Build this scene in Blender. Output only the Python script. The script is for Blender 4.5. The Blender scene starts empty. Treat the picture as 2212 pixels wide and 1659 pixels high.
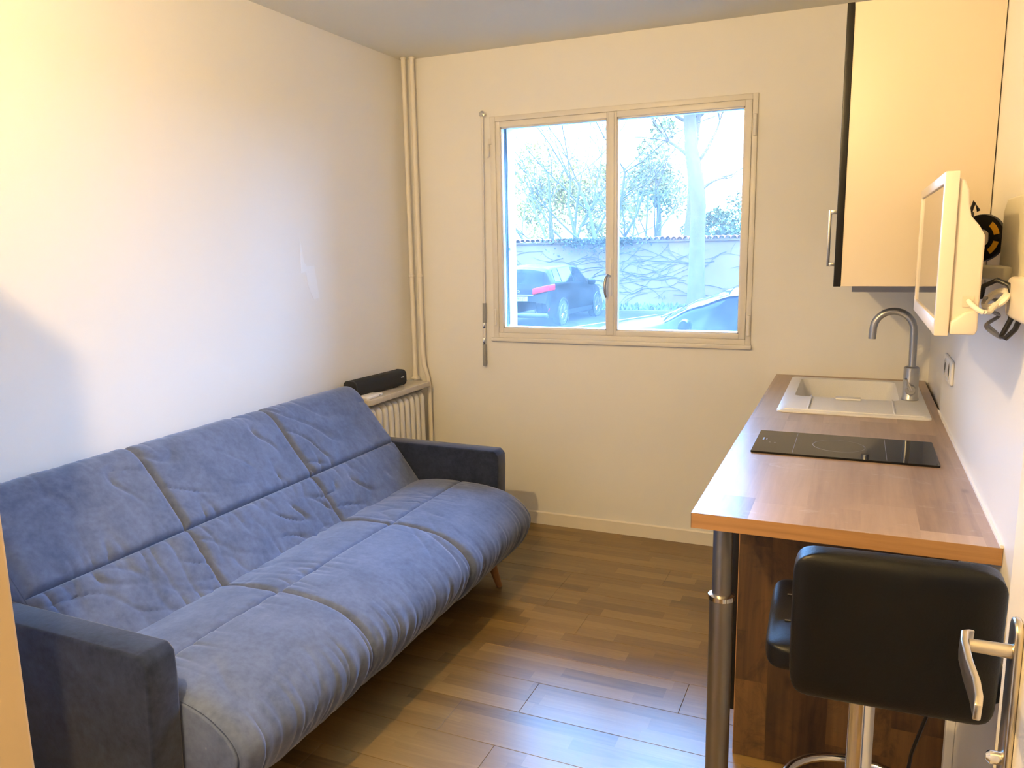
import bpy, bmesh, math, random
from mathutils import Vector, Matrix, noise
random.seed(7)
SC = bpy.context.scene
COL = SC.collection
PI = math.pi

# ------------------------------------------------------------------ camera
FPX, YAW, PITCH, ROLL = 1697.2, 0.41307, -0.17247, -0.0184
CAM = Vector((2.324, -3.890, 1.519))
fwd = Vector((-math.sin(YAW)*math.cos(PITCH), math.cos(YAW)*math.cos(PITCH), math.sin(PITCH)))
rgt0 = Vector((math.cos(YAW), math.sin(YAW), 0)); up0 = rgt0.cross(fwd)
rgt = rgt0*math.cos(ROLL) + up0*math.sin(ROLL); upv = up0*math.cos(ROLL) - rgt0*math.sin(ROLL)
cd = bpy.data.cameras.new('camera'); cam = bpy.data.objects.new('camera', cd); COL.objects.link(cam)
cd.sensor_fit = 'HORIZONTAL'; cd.sensor_width = 36; cd.lens = FPX/2212*36
cd.clip_start = 0.02; cd.clip_end = 300
M3 = Matrix((rgt, upv, -fwd)).transposed()
cam.matrix_world = Matrix.Translation(CAM) @ M3.to_4x4()
SC.camera = cam

# ------------------------------------------------------------------ world: overcast sky, zenith brighter than horizon
SKY_COL, SKY_STR = (0.21, 0.47, 1.0), 52.0
w = bpy.data.worlds.new('world'); SC.world = w; w.use_nodes = True
nt = w.node_tree; nt.nodes.clear()
tc = nt.nodes.new('ShaderNodeTexCoord'); sx = nt.nodes.new('ShaderNodeSeparateXYZ')
mx = nt.nodes.new('ShaderNodeMath'); mx.operation = 'MAXIMUM'; mx.inputs[1].default_value = 0.0
ma = nt.nodes.new('ShaderNodeMath'); ma.operation = 'MULTIPLY_ADD'
ma.inputs[1].default_value = SKY_STR*2/3; ma.inputs[2].default_value = SKY_STR/3
bg = nt.nodes.new('ShaderNodeBackground'); bg.inputs[0].default_value = (*SKY_COL, 1)
wo = nt.nodes.new('ShaderNodeOutputWorld')
nt.links.new(tc.outputs['Generated'], sx.inputs[0]); nt.links.new(sx.outputs[2], mx.inputs[0])
nt.links.new(mx.outputs[0], ma.inputs[0]); nt.links.new(ma.outputs[0], bg.inputs[1]); nt.links.new(bg.outputs[0], wo.inputs[0])
# sampling portal for the daylight coming in through the window (emits nothing itself)
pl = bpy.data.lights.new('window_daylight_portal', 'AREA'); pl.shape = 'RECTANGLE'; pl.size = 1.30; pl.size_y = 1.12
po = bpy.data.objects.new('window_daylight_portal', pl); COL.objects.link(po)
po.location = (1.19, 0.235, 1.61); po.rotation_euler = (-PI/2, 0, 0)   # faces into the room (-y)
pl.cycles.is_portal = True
LAMP_COL, LAMP_STR, HALL_STR = (1.0, 0.69, 0.31), 2800.0, 120.0

vs = SC.view_settings
vs.view_transform = 'Standard'; vs.look = 'None'; vs.exposure = 0.64; vs.gamma = 1.0; vs.use_curve_mapping = False

# ------------------------------------------------------------------ dimensions
W, H = 2.625, 2.525
YF = -3.60            # room side of the front (door) wall
YH = -5.30            # end of the hall behind the camera

# ------------------------------------------------------------------ materials
MATS = {}
class N:
    """small node helper"""
    def __init__(s, m):
        s.t = m.node_tree; s.b = s.t.nodes.get('Principled BSDF')
    def n(s, typ, **kw):
        x = s.t.nodes.new(typ)
        for k, v in kw.items(): setattr(x, k, v)
        return x
    def l(s, a, b): s.t.links.new(a, b)
    def math(s, op, a, b=None, c=None):
        x = s.n('ShaderNodeMath', operation=op)
        for i, v in enumerate((a, b, c)):
            if v is None: continue
            if isinstance(v, (int, float)): x.inputs[i].default_value = v
            else: s.l(v, x.inputs[i])
        return x.outputs[0]
    def comb(s, a, b, c):
        x = s.n('ShaderNodeCombineXYZ')
        for i, v in enumerate((a, b, c)):
            if isinstance(v, (int, float)): x.inputs[i].default_value = v
            else: s.l(v, x.inputs[i])
        return x.outputs[0]
    def noise(s, vec, scale, detail=3, rough=.55, dist=0):
        x = s.n('ShaderNodeTexNoise'); x.inputs['Scale'].default_value = scale
        x.inputs['Detail'].default_value = detail; x.inputs['Roughness'].default_value = rough
        x.inputs['Distortion'].default_value = dist
        if vec is not None: s.l(vec, x.inputs['Vector'])
        return x.outputs['Fac']
    def ramp(s, fac, stops):
        x = s.n('ShaderNodeValToRGB'); cr = x.color_ramp
        while len(cr.elements) < len(stops): cr.elements.new(.5)
        for e, (p, c) in zip(cr.elements, stops): e.position = p; e.color = (*c, 1)
        s.l(fac, x.inputs[0]); return x.outputs[0]
    def pos(s):
        g = s.n('ShaderNodeNewGeometry'); q = s.n('ShaderNodeSeparateXYZ'); s.l(g.outputs['Position'], q.inputs[0])
        return g.outputs['Position'], q.outputs[0], q.outputs[1], q.outputs[2]
    def bump(s, h, strength, dist):
        x = s.n('ShaderNodeBump'); x.inputs['Strength'].default_value = strength; x.inputs['Distance'].default_value = dist
        s.l(h, x.inputs['Height']); s.l(x.outputs[0], s.b.inputs['Normal'])
    def mix(s, f, a, b, mode='MIX'):
        x = s.n('ShaderNodeMix', data_type='RGBA', blend_type=mode)
        for i, v in ((0, f), (6, a), (7, b)):
            if isinstance(v, (int, float)): x.inputs[i].default_value = v
            elif isinstance(v, tuple): x.inputs[i].default_value = (*v, 1)
            else: s.l(v, x.inputs[i])
        return x.outputs[2]

def pbr(name, col, rough=.5, metal=0, coat=0, sheen=0, spec=.5, var=0.0, vscale=8, bump=0, bscale=200, emit=None, trans=0):
    m = bpy.data.materials.new(name); m.use_nodes = True; k = N(m); b = k.b
    b.inputs['Base Color'].default_value = (*col, 1); b.inputs['Roughness'].default_value = rough
    b.inputs['Metallic'].default_value = metal; b.inputs['Specular IOR Level'].default_value = spec
    b.inputs['Coat Weight'].default_value = coat; b.inputs['Coat Roughness'].default_value = .08
    b.inputs['Sheen Weight'].default_value = sheen; b.inputs['Transmission Weight'].default_value = trans
    if emit: b.inputs['Emission Color'].default_value = (*emit[0], 1); b.inputs['Emission Strength'].default_value = emit[1]
    p = None
    if var or bump: p = k.pos()[0]
    if var:
        f = k.noise(p, vscale, 4)
        lo = tuple(max(0, c*(1-var)) for c in col); hi = tuple(min(1, c*(1+var)) for c in col)
        k.l(k.ramp(f, [(.3, lo), (.7, hi)]), b.inputs['Base Color'])
    if bump: k.bump(k.noise(p, bscale, 3), bump, .002)
    MATS[name] = m; return m

def wood(name, ax, cols, bw, bl, rough=.4, coat=0, tint=.5, gs=1.0, knots=0.0, smear=0.0, spec=.5, stain=0.0, span=.76):
    """printed timber: boards of width bw and length bl along axis ax"""
    m = bpy.data.materials.new(name); m.use_nodes = True; k = N(m); b = k.b
    p, x, y, z = k.pos()
    u, v, t = {'x': (x, y, z), 'y': (y, x, z), 'z': (z, x, y)}[ax]
    row = k.math('FLOOR', k.math('DIVIDE', v, bw))
    wn = k.n('ShaderNodeTexWhiteNoise', noise_dimensions='1D'); k.l(row, wn.inputs['W'])
    uo = k.math('MULTIPLY_ADD', wn.outputs['Value'], bl*3.7, u)
    col = k.math('FLOOR', k.math('DIVIDE', uo, bl))
    wn2 = k.n('ShaderNodeTexWhiteNoise', noise_dimensions='2D'); k.l(k.comb(row, col, 0), wn2.inputs['Vector'])
    rnd = wn2.outputs['Value']
    gv = k.comb(k.math('MULTIPLY_ADD', rnd, 9.0, k.math('MULTIPLY', u, 1.3*gs)), k.math('MULTIPLY_ADD', rnd, 5.0, k.math('MULTIPLY', v, 14*gs)), k.math('MULTIPLY', t, 14*gs))
    g1 = k.noise(gv, 1.6, 5, .6, 1.2)
    gv2 = k.comb(k.math('MULTIPLY_ADD', rnd, 3.0, k.math('MULTIPLY', u, 5*gs)), k.math('MULTIPLY', v, 120*gs), k.math('MULTIPLY', t, 120*gs))
    g2 = k.noise(gv2, 1.0, 3, .6)
    f = k.math('ADD', k.math('MULTIPLY', g1, 1-tint), k.math('MULTIPLY', rnd, tint))
    f = k.math('ADD', f, k.math('MULTIPLY', k.math('SUBTRACT', g2, .5), .28))
    n = len(cols)
    c = k.ramp(f, [(.5-span/2+span*i/(n-1), cc) for i, cc in enumerate(cols)])
    if knots:
        vo = k.n('ShaderNodeTexVoronoi'); vo.inputs['Scale'].default_value = 3.2
        k.l(k.comb(k.math('MULTIPLY', u, 1.0), k.math('MULTIPLY', v, 2.2), 0), vo.inputs['Vector'])
        kf = k.ramp(vo.outputs['Distance'], [(.02, (1, 1, 1)), (.10, (0, 0, 0))])
        c = k.mix(k.math('MULTIPLY', kf, knots), c, tuple(q*.35 for q in cols[0]))
    if stain:
        s0 = k.noise(k.comb(k.math('MULTIPLY', u, 5), k.math('MULTIPLY', v, 9), k.math('MULTIPLY_ADD', rnd, 7.0, t)), 1.0, 7, .72, .8)
        c = k.mix(k.math('MULTIPLY', k.ramp(s0, [(.48, (0, 0, 0)), (.68, (1, 1, 1))]), stain), c, tuple(q*.6 for q in cols[0]))
        s2 = k.noise(k.comb(k.math('MULTIPLY', u, 60), k.math('MULTIPLY', v, 4), t), 1.0, 4, .7)
        c = k.mix(k.math('MULTIPLY', k.ramp(s2, [(.64, (0, 0, 0)), (.74, (1, 1, 1))]), stain*.8), c, tuple(q*.5 for q in cols[0]))
    if smear:
        s1 = k.noise(k.comb(k.math('MULTIPLY', x, 3), k.math('MULTIPLY', y, 7), 0), 1.4, 6, .7, 1.5)
        c = k.mix(k.math('MULTIPLY', k.ramp(s1, [(.60, (0, 0, 0)), (.78, (1, 1, 1))]), smear), c, (.75, .72, .70))
    k.l(c, b.inputs['Base Color'])
    b.inputs['Roughness'].default_value = rough; b.inputs['Coat Weight'].default_value = coat; b.inputs['Coat Roughness'].default_value = .2
    b.inputs['Specular IOR Level'].default_value = spec
    k.bump(g2, .12, .0006)
    MATS[name] = m; return m

def fabric(name, lo, hi, rough=.9, sheen=.35, bump=.35):
    m = bpy.data.materials.new(name); m.use_nodes = True; k = N(m); b = k.b
    p = k.pos()[0]
    a = k.noise(p, 9, 5, .65, .6); c = k.noise(p, 55, 4, .6)
    f = k.math('ADD', k.math('MULTIPLY', a, .62), k.math('MULTIPLY', c, .38))
    k.l(k.ramp(f, [(.36, lo), (.64, hi)]), b.inputs['Base Color'])
    b.inputs['Roughness'].default_value = rough; b.inputs['Sheen Weight'].default_value = sheen; b.inputs['Sheen Roughness'].default_value = .4
    b.inputs['Specular IOR Level'].default_value = .2
    k.bump(k.math('ADD', k.noise(p, 30, 4, .6, .5), k.math('MULTIPLY', k.noise(p, 420, 2), .25)), bump, .004)
    MATS[name] = m; return m

pbr('wall_paint', (.87, .85, .80), .62, bump=.08, bscale=90, spec=.3)
pbr('ceiling_paint', (.86, .83, .70), .85, bump=.06, bscale=70, spec=.2)
pbr('panel_white', (.88, .85, .79), .35, spec=.4)
pbr('trim_paint', (.86, .80, .68), .45)
pbr('window_paint', (.80, .76, .68), .38)
pbr('door_paint', (.84, .76, .62), .40)
pbr('jamb_paint', (.60, .47, .30), .5, var=.12, vscale=6)
pbr('screed', (.12, .10, .08), .9, var=.1)
wood('laminate', 'x', [(.120, .070, .022), (.190, .114, .036), (.250, .155, .050), (.330, .212, .076)], .0632, .37, rough=.30, tint=.45, coat=.09, spec=.45)
wood('oak_worktop', 'y', [(.20, .128, .084), (.34, .225, .146), (.43, .295, .19), (.52, .37, .25)], .118, .95, rough=.33, tint=.40, gs=.50, knots=.95, smear=.4, spec=.55, stain=.12, span=.58)
wood('oak_edge', 'x', [(.22, .11, .04), (.36, .19, .075), (.46, .26, .11)], .05, 1.2, rough=.45, tint=.2)
wood('reclaimed_wood', 'z', [(.018, .009, .004), (.075, .036, .012), (.135, .068, .022), (.20, .105, .036)], .165, .42, rough=.6, tint=.40, gs=.6, knots=.6, stain=.8)
pbr('leg_wood', (.34, .17, .06), .4, var=.2, vscale=20)
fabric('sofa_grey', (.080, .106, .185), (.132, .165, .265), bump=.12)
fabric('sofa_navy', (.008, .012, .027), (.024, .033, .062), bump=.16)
pbr('black_board', (.006, .0055, .005), .4, spec=.3)
pbr('carcass_white', (.68, .59, .46), .42)
pbr('hood_grey', (.32, .32, .32), .5)
pbr('steel', (.46, .46, .45), .30, 1.0)
pbr('brushed_leg', (.30, .285, .265), .36, 1.0)
pbr('chrome', (.80, .79, .77), .10, 1.0)
pbr('satin_nickel', (.62, .57, .48), .28, 1.0)
pbr('brass', (.65, .46, .18), .25, 1.0)
pbr('sink_composite', (.80, .79, .77), .35, var=.03, vscale=300)
pbr('black_hole', (.01, .01, .01), .6)
pbr('hob_glass', (.003, .003, .003), .03, spec=.4)
pbr('hob_mark', (.22, .22, .23), .5)
pbr('leather_black', (.0035, .004, .004), .42, bump=.2, bscale=260, spec=.28)
pbr('stitch', (.05, .05, .05), .7)
pbr('tv_white', (.78, .70, .58), .32)
pbr('screen', (.012, .011, .008), .10, coat=1.0)
pbr('plastic_black', (.010, .010, .010), .38)
pbr('speaker_cloth', (.008, .010, .014), .75, bump=.4, bscale=900)
pbr('logo_grey', (.65, .65, .65), .5)
pbr('yellow_mark', (.85, .42, .02), .5)
pbr('bracket_beige', (.66, .62, .48), .4)
pbr('cable_white', (.80, .75, .66), .45)
pbr('pipe_paint', (.84, .78, .66), .6, spec=.25)
pbr('radiator_paint', (.80, .78, .72), .4)
pbr('shelf_marble', (.58, .53, .44), .18, var=.10, vscale=14)
pbr('rod_white', (.80, .77, .70), .4)
pbr('grip_grey', (.30, .30, .29), .5)
pbr('remote_white', (.88, .86, .84), .4)
pbr('dark_rail', (.035, .05, .06), .6)
pbr('reveal_white', (.80, .80, .78), .7, bump=.1, bscale=40)
pbr('bulb', (1, 1, 1), .5, emit=(LAMP_COL, LAMP_STR)); pbr('bulb_hall', (1, 1, 1), .5, emit=(LAMP_COL, HALL_STR))
# outside
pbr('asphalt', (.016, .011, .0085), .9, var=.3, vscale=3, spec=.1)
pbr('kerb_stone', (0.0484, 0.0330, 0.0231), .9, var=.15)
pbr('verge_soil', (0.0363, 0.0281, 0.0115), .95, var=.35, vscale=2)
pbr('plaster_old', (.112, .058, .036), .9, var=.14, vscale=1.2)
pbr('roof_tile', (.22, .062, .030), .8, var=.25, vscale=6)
pbr('ivy_leaf', (0.0290, 0.0281, 0.0115), .8)
pbr('bark', (.060, .036, .022), .9, var=.2, vscale=7)
pbr('twig', (.052, .037, .026), .9)
pbr('leaf_spring', (.25, .165, .005), .8)
pbr('leaf_green', (.11, .10, .010), .8)
pbr('leaf_dark', (.045, .055, .012), .8)
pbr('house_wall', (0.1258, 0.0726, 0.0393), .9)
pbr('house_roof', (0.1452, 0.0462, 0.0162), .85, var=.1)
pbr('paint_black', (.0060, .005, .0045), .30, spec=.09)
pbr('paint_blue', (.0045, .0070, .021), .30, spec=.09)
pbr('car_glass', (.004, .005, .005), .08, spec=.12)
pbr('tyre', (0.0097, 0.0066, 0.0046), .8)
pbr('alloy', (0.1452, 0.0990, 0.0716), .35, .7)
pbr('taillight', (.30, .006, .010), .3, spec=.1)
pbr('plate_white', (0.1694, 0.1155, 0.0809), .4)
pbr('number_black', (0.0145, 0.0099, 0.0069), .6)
pbr('patch_white', (.90, .89, .86), .5)
def glass_mat():
    """thin old window glass: clear, a little mirror-like, filmed with dust that scatters daylight"""
    m = bpy.data.materials.new('window_glass'); m.use_nodes = True; t = m.node_tree; t.nodes.clear(); k = N(m)
    o = k.n('ShaderNodeOutputMaterial'); tr = k.n('ShaderNodeBsdfTransparent'); tl = k.n('ShaderNodeBsdfTranslucent'); gl = k.n('ShaderNodeBsdfGlossy')
    gl.inputs['Roughness'].default_value = .02; tl.inputs[0].default_value = (.9, .95, .95, 1); tr.inputs[0].default_value = (.94, .97, .97, 1)
    p = k.pos()[0]; f = k.ramp(k.noise(p, 5, 5, .6, .8), [(.25, (.014,)*3), (.8, (.034,)*3)])
    m1 = k.n('ShaderNodeMixShader'); k.l(f, m1.inputs[0]); k.l(tr.outputs[0], m1.inputs[1]); k.l(tl.outputs[0], m1.inputs[2])
    fr = k.n('ShaderNodeFresnel'); fr.inputs[0].default_value = 1.45
    m2 = k.n('ShaderNodeMixShader'); k.l(fr.outputs[0], m2.inputs[0]); k.l(m1.outputs[0], m2.inputs[1]); k.l(gl.outputs[0], m2.inputs[2])
    k.l(m2.outputs[0], o.inputs[0]); MATS['window_glass'] = m
glass_mat()

# ------------------------------------------------------------------ object helpers
ORG = {}     # object -> world origin
def link(o, parent, org):
    COL.objects.link(o); ORG[o] = Vector(org)
    if parent: o.parent = parent; o.location = Vector(org) - ORG[parent]
    else: o.location = org
    return o
def tag(o, label=None, cat=None, group=None, kind=None):
    if label: o['label'] = label
    if cat: o['category'] = cat
    if group: o['group'] = group
    if kind: o['kind'] = kind
    return o
def empty(name, loc, label=None, cat=None, group=None, kind=None, parent=None):
    o = bpy.data.objects.new(name, None); o.empty_display_size = .05
    link(o, parent, loc); return tag(o, label, cat, group, kind)
class MB:
    def __init__(s): s.v = []; s.f = []
    def add(s, vs, fs):
        n = len(s.v); s.v += [Vector(q) for q in vs]; s.f += [tuple(i+n for i in q) for q in fs]; return s
    def box(s, x0, x1, y0, y1, z0, z1):
        vs = [(x, y, z) for z in (z0, z1) for y in (y0, y1) for x in (x0, x1)]
        return s.add(vs, [(0, 2, 3, 1), (4, 5, 7, 6), (0, 1, 5, 4), (2, 6, 7, 3), (0, 4, 6, 2), (1, 3, 7, 5)])
    def prism(s, pts, axis, a, b):
        """pts 2D polygon extruded along axis from a to b"""
        mk = {'x': lambda p, t: (t, p[0], p[1]), 'y': lambda p, t: (p[0], t, p[1]), 'z': lambda p, t: (p[0], p[1], t)}[axis]
        n = len(pts); vs = [mk(p, a) for p in pts] + [mk(p, b) for p in pts]
        fs = [tuple(range(n))[::-1], tuple(range(n, 2*n))] + [(i, (i+1) % n, n+(i+1) % n, n+i) for i in range(n)]
        return s.add(vs, fs)
    def tube(s, path, r, n=10, cap=True):
        path = [Vector(p) for p in path]; m = len(path)
        rs = r if isinstance(r, (list, tuple)) else [r]*m
        d = (path[1]-path[0]).normalized(); a = Vector((0, 0, 1)) if abs(d.z) < .9 else Vector((1, 0, 0))
        u = d.cross(a).normalized(); vs = []
        for i, p in enumerate(path):
            t = (path[min(i+1, m-1)]-path[max(i-1, 0)]).normalized()
            u = (u - t*u.dot(t)).normalized(); q = t.cross(u)
            vs += [p + (u*math.cos(2*PI*j/n) + q*math.sin(2*PI*j/n))*rs[i] for j in range(n)]
        fs = [(i*n+j, i*n+(j+1) % n, (i+1)*n+(j+1) % n, (i+1)*n+j) for i in range(m-1) for j in range(n)]
        if cap: fs += [tuple(range(n))[::-1], tuple(range((m-1)*n, m*n))]
        return s.add(vs, fs)
    def lathe(s, prof, c, axis='z', n=32, cap=True):
        """prof [(r, h)...] revolved about axis through c"""
        c = Vector(c); vs = []
        for r, h in prof:
            for j in range(n):
                a = 2*PI*j/n; p, q = r*math.cos(a), r*math.sin(a)
                vs.append(c + Vector({'z': (p, q, h), 'x': (h, p, q), 'y': (q, h, p)}[axis]))
        m = len(prof); fs = [(i*n+j, i*n+(j+1) % n, (i+1)*n+(j+1) % n, (i+1)*n+j) for i in range(m-1) for j in range(n)]
        if cap: fs += [tuple(range(n))[::-1], tuple(range((m-1)*n, m*n))]
        return s.add(vs, fs)
    def grid(s, fn, nu, nv):
        vs = [fn(i/nu, j/nv) for i in range(nu+1) for j in range(nv+1)]
        k = nv+1
        return s.add(vs, [(i*k+j, (i+1)*k+j, (i+1)*k+j+1, i*k+j+1) for i in range(nu) for j in range(nv)])
    def xf(s, M):
        s.v = [M @ q for q in s.v]; return s
    def build(s, name, mat, parent=None, bevel=0, seg=2, smooth=None, fix=True):
        me = bpy.data.meshes.new(name)
        bm = bmesh.new(); bv = [bm.verts.new(q) for q in s.v]
        for f in s.f:
            try: bm.faces.new([bv[i] for i in f])
            except ValueError: pass
        if fix: bmesh.ops.recalc_face_normals(bm, faces=bm.faces[:])
        if bevel:
            es = [e for e in bm.edges if len(e.link_faces) == 2 and e.calc_face_angle(0) > .5]
            bmesh.ops.bevel(bm, geom=es, offset=bevel, segments=seg, profile=.5, affect='EDGES', clamp_overlap=True)
        lo = Vector([min(v.co[i] for v in bm.verts) for i in range(3)]); hi = Vector([max(v.co[i] for v in bm.verts) for i in range(3)])
        org = Vector(((lo.x+hi.x)/2, (lo.y+hi.y)/2, lo.z))
        for v in bm.verts: v.co -= org
        bm.to_mesh(me); bm.free()
        if smooth is None: smooth = bool(bevel)
        if smooth:
            for p in me.polygons: p.use_smooth = True
            me.set_sharp_from_angle(angle=.7 if not bevel else 1.0)
        me.materials.append(MATS[mat])
        return link(bpy.data.objects.new(name, me), parent, org)
def dup(o, off, parent):
    c = o.copy(); return link(c, parent, ORG[o] + Vector(off))
def box(name, b, mat, parent=None, bevel=0, seg=2): return MB().box(*b).build(name, mat, parent, bevel, seg)
def struct(o): o['kind'] = 'structure'; return o
def arc(cx, cz, r, a0, a1, n): return [(cx+r*math.cos(a0+(a1-a0)*i/n), cz+r*math.sin(a0+(a1-a0)*i/n)) for i in range(n+1)]
def rrect(x0, x1, y0, y1, r, n=5):
    P = []
    for cx, cy, a in ((x1-r, y0+r, -PI/2), (x1-r, y1-r, 0), (x0+r, y1-r, PI/2), (x0+r, y0+r, PI)): P += arc(cx, cy, r, a, a+PI/2, n)
    return P
def catmull(pts, n):
    """resample a 2D polyline as a smooth curve with n+1 points, even in arc length"""
    P = [Vector((*p, 0)) for p in pts]; P = [2*P[0]-P[1]] + P + [2*P[-1]-P[-2]]; C = []
    for i in range(1, len(P)-2):
        for j in range(24):
            t = j/24; a, b, c, d = P[i-1:i+3]
            C.append(.5*((2*b)+(c-a)*t+(2*a-5*b+4*c-d)*t*t+(3*b-a-3*c+d)*t**3))
    C.append(P[-2]); L = [0]
    for a, b in zip(C, C[1:]): L.append(L[-1]+(b-a).length)
    out = []; k = 0
    for i in range(n+1):
        s = L[-1]*i/n
        while k < len(L)-2 and L[k+1] < s: k += 1
        t = (s-L[k])/max(1e-9, L[k+1]-L[k]); out.append(C[k].lerp(C[k+1], t))
    return [(p.x, p.y) for p in out], L[-1]
def text(name, body, size, mat, M, parent=None, ext=.001):
    cu = bpy.data.curves.new(name, 'FONT'); cu.body = body; cu.size = size; cu.extrude = ext; cu.align_x = 'CENTER'; cu.align_y = 'CENTER'
    t = bpy.data.objects.new(name, cu); COL.objects.link(t); bpy.context.view_layer.update()
    me = bpy.data.meshes.new_from_object(t.evaluated_get(bpy.context.evaluated_depsgraph_get()))
    bpy.data.objects.remove(t); me.transform(M); mb = MB(); mb.v = [v.co.copy() for v in me.vertices]; mb.f = [tuple(p.vertices) for p in me.polygons]
    bpy.data.meshes.remove(me); return mb.build(name, mat, parent, fix=False)

# ================================================================== SETTING
fl = struct(box('floor', (-.05, W+.05, YH, .02, -.09, -.0085), 'screed'))
pw, plen = .1896, 1.285
r = 0; yy = -.004
while yy - .02 > YH:
    y1 = yy; y0 = max(YH, yy-pw)
    xx = -random.choice((.12, .42, .71, .98, 1.2))
    while xx < W:
        a, b = max(0.0, xx)+.0003, min(W, xx+plen)-.0003
        if b-a > .03:
            c = .0012; q = [(a, y0+.0003), (b, y0+.0003), (b, y1-.0003), (a, y1-.0003)]
            t = [(a+c, y0+.0003+c), (b-c, y0+.0003+c), (b-c, y1-.0003-c), (a+c, y1-.0003-c)]
            vs = [(*p, -.0085) for p in q] + [(*p, -.0009) for p in q] + [(*p, 0.0) for p in t]
            fs = [(i, (i+1) % 4, 4+(i+1) % 4, 4+i) for i in range(4)] + [(4+i, 4+(i+1) % 4, 8+(i+1) % 4, 8+i) for i in range(4)] + [(8, 9, 10, 11)]
            MB().add(vs, fs).build('plank', 'laminate', fl)
        xx += plen
    yy -= pw
struct(box('ceiling', (-.15, W+.15, YH-.1, .0, H, H+.15), 'ceiling_paint'))
struct(box('wall_left', (-.15, 0, YF-.1, 0, -.09, H), 'wall_paint'))
# right wall: the stretch nearest the window is set back 12 mm, the rest carries a smooth white lining
mb = MB().prism([(W, YH), (W+.15, YH), (W+.15, 0), (W+.012, 0), (W+.012, -.70), (W, -.70)], 'z', -.09, H)
struct(mb.build('wall_right', 'panel_white'))
struct(MB().box(.98, 1.0, YH, YF-.1, -.09, H).build('wall_hall', 'wall_paint'))
struct(box('wall_hall_end', (.98, W+.15, YH-.1, YH, -.09, H), 'wall_paint'))
# window wall and facade with the window opening
OX0, OX1, OZ0, OZ1 = .556, 1.842, 1.060, 2.160
mb = MB()
mb.box(-7, OX0, 0, .22, -.9, 7).box(OX1, 9, 0, .22, -.9, 7).box(OX0, OX1, 0, .22, -.9, OZ0).box(OX0, OX1, 0, .22, OZ1, 7)
struct(mb.build('wall_back', 'wall_paint'))
mb = MB().box(OX0-.002, OX0+.006, .055, .222, OZ0, OZ1).box(OX1-.006, OX1+.002, .055, .222, OZ0, OZ1).box(OX0, OX1, .055, .222, OZ1-.006, OZ1+.002)
mb.box(OX0-.02, OX1+.02, .055, .262, OZ0-.03, OZ0+.012)
struct(mb.build('trim_1', 'reveal_white'))
# front wall with doorway x 1.86 .. 2.56
mb = MB().box(-.15, 1.86, YF-.10, YF, -.09, H).box(2.565, W+.15, YF-.10, YF, -.09, H).box(1.86, 2.565, YF-.10, YF, 2.07, H)
struct(mb.build('wall_front', 'wall_paint'))
mb = MB().box(1.78, 1.8625, YF-.118, YF+.0, 0, 2.11).box(1.78, 2.60, YF-.118, YF, 2.05, 2.11)
struct(mb.build('trim_2', 'jamb_paint', bevel=.003))
# unseen box added by the door to cast the left wall's slanting shadow
struct(box('wall_shadow_caster', (0, .815, YF, -2.95, 0, 1.985), 'wall_paint'))
# baseboards
struct(MB().prism([(0, 0), (0, .066), (-.006, .073), (-.012, .066), (-.012, 0)], 'x', 0, 2.05).build('baseboard_back', 'trim_paint'))
struct(MB().prism([(0, 0), (0, .066), (.006, .073), (.012, .066), (.012, 0)], 'y', -2.95, -.012).build('baseboard_left', 'trim_paint'))
patch = MB().prism([(-.956, 1.50), (-.962, 1.42), (-.925, 1.425), (-.915, 1.36), (-.88, 1.295), (-.835, 1.30), (-.862, 1.45), (-.915, 1.448), (-.935, 1.47), (-.944, 1.53), (-.955, 1.58)], 'x', 0.0, .0008)
patch.build('wall_patch', 'patch_white', bpy.data.objects['wall_left'])  # slightly lighter, irregular patch on the wall surface

# ================================================================== WINDOW
win = empty('window_1', (1.19, 0, 1.03), kind='structure')
fr = MB()
fr.box(.522, .552, -.010, .055, 1.036, 2.190).box(1.848, 1.872, -.010, .055, 1.036, 2.190).box(.552, 1.848, -.010, .055, 2.164, 2.190).box(.552, 1.848, -.010, .055, 1.036, 1.062)
fr.build('window_frame', 'window_paint', win, bevel=.002)
box('window_sill', (.508, 1.878, -.020, 0.0, 1.014, 1.036), 'window_paint', win, bevel=.004)
def sash(x0, x1, gx0, gx1, yf):
    s = MB()
    z0, z1, gz0, gz1 = 1.0625, 2.163, 1.088, 2.134
    s.box(x0, gx0, yf, .045, z0, z1).box(gx1, x1, yf, .045, z0, z1).box(gx0, gx1, yf, .045, z0, gz0).box(gx0, gx1, yf, .045, gz1, z1)
    o = s.build('sash', 'window_paint', win, bevel=.002)
    b = MB()   # glazing bead
    for a0, a1, b0, b1 in ((gx0, gx0+.006, gz0, gz1), (gx1-.006, gx1, gz0, gz1), (gx0, gx1, gz0, gz0+.006), (gx0, gx1, gz1-.006, gz1)):
        b.box(a0, a1, yf+.008, .022, b0, b1)
    b.build('glazing_bead', 'window_paint', o)
    box('pane', (gx0, gx1, .020, .024, gz0, gz1), 'window_glass', o)
    return o
sl = sash(.553, 1.183, .578, 1.156, -.006); sr = sash(1.184, 1.847, 1.210, 1.816, -.014)
MB().box(1.168, 1.198, -.020, -.012, 1.066, 2.160).build('cover_strip', 'window_paint', sr, bevel=.003)
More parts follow.
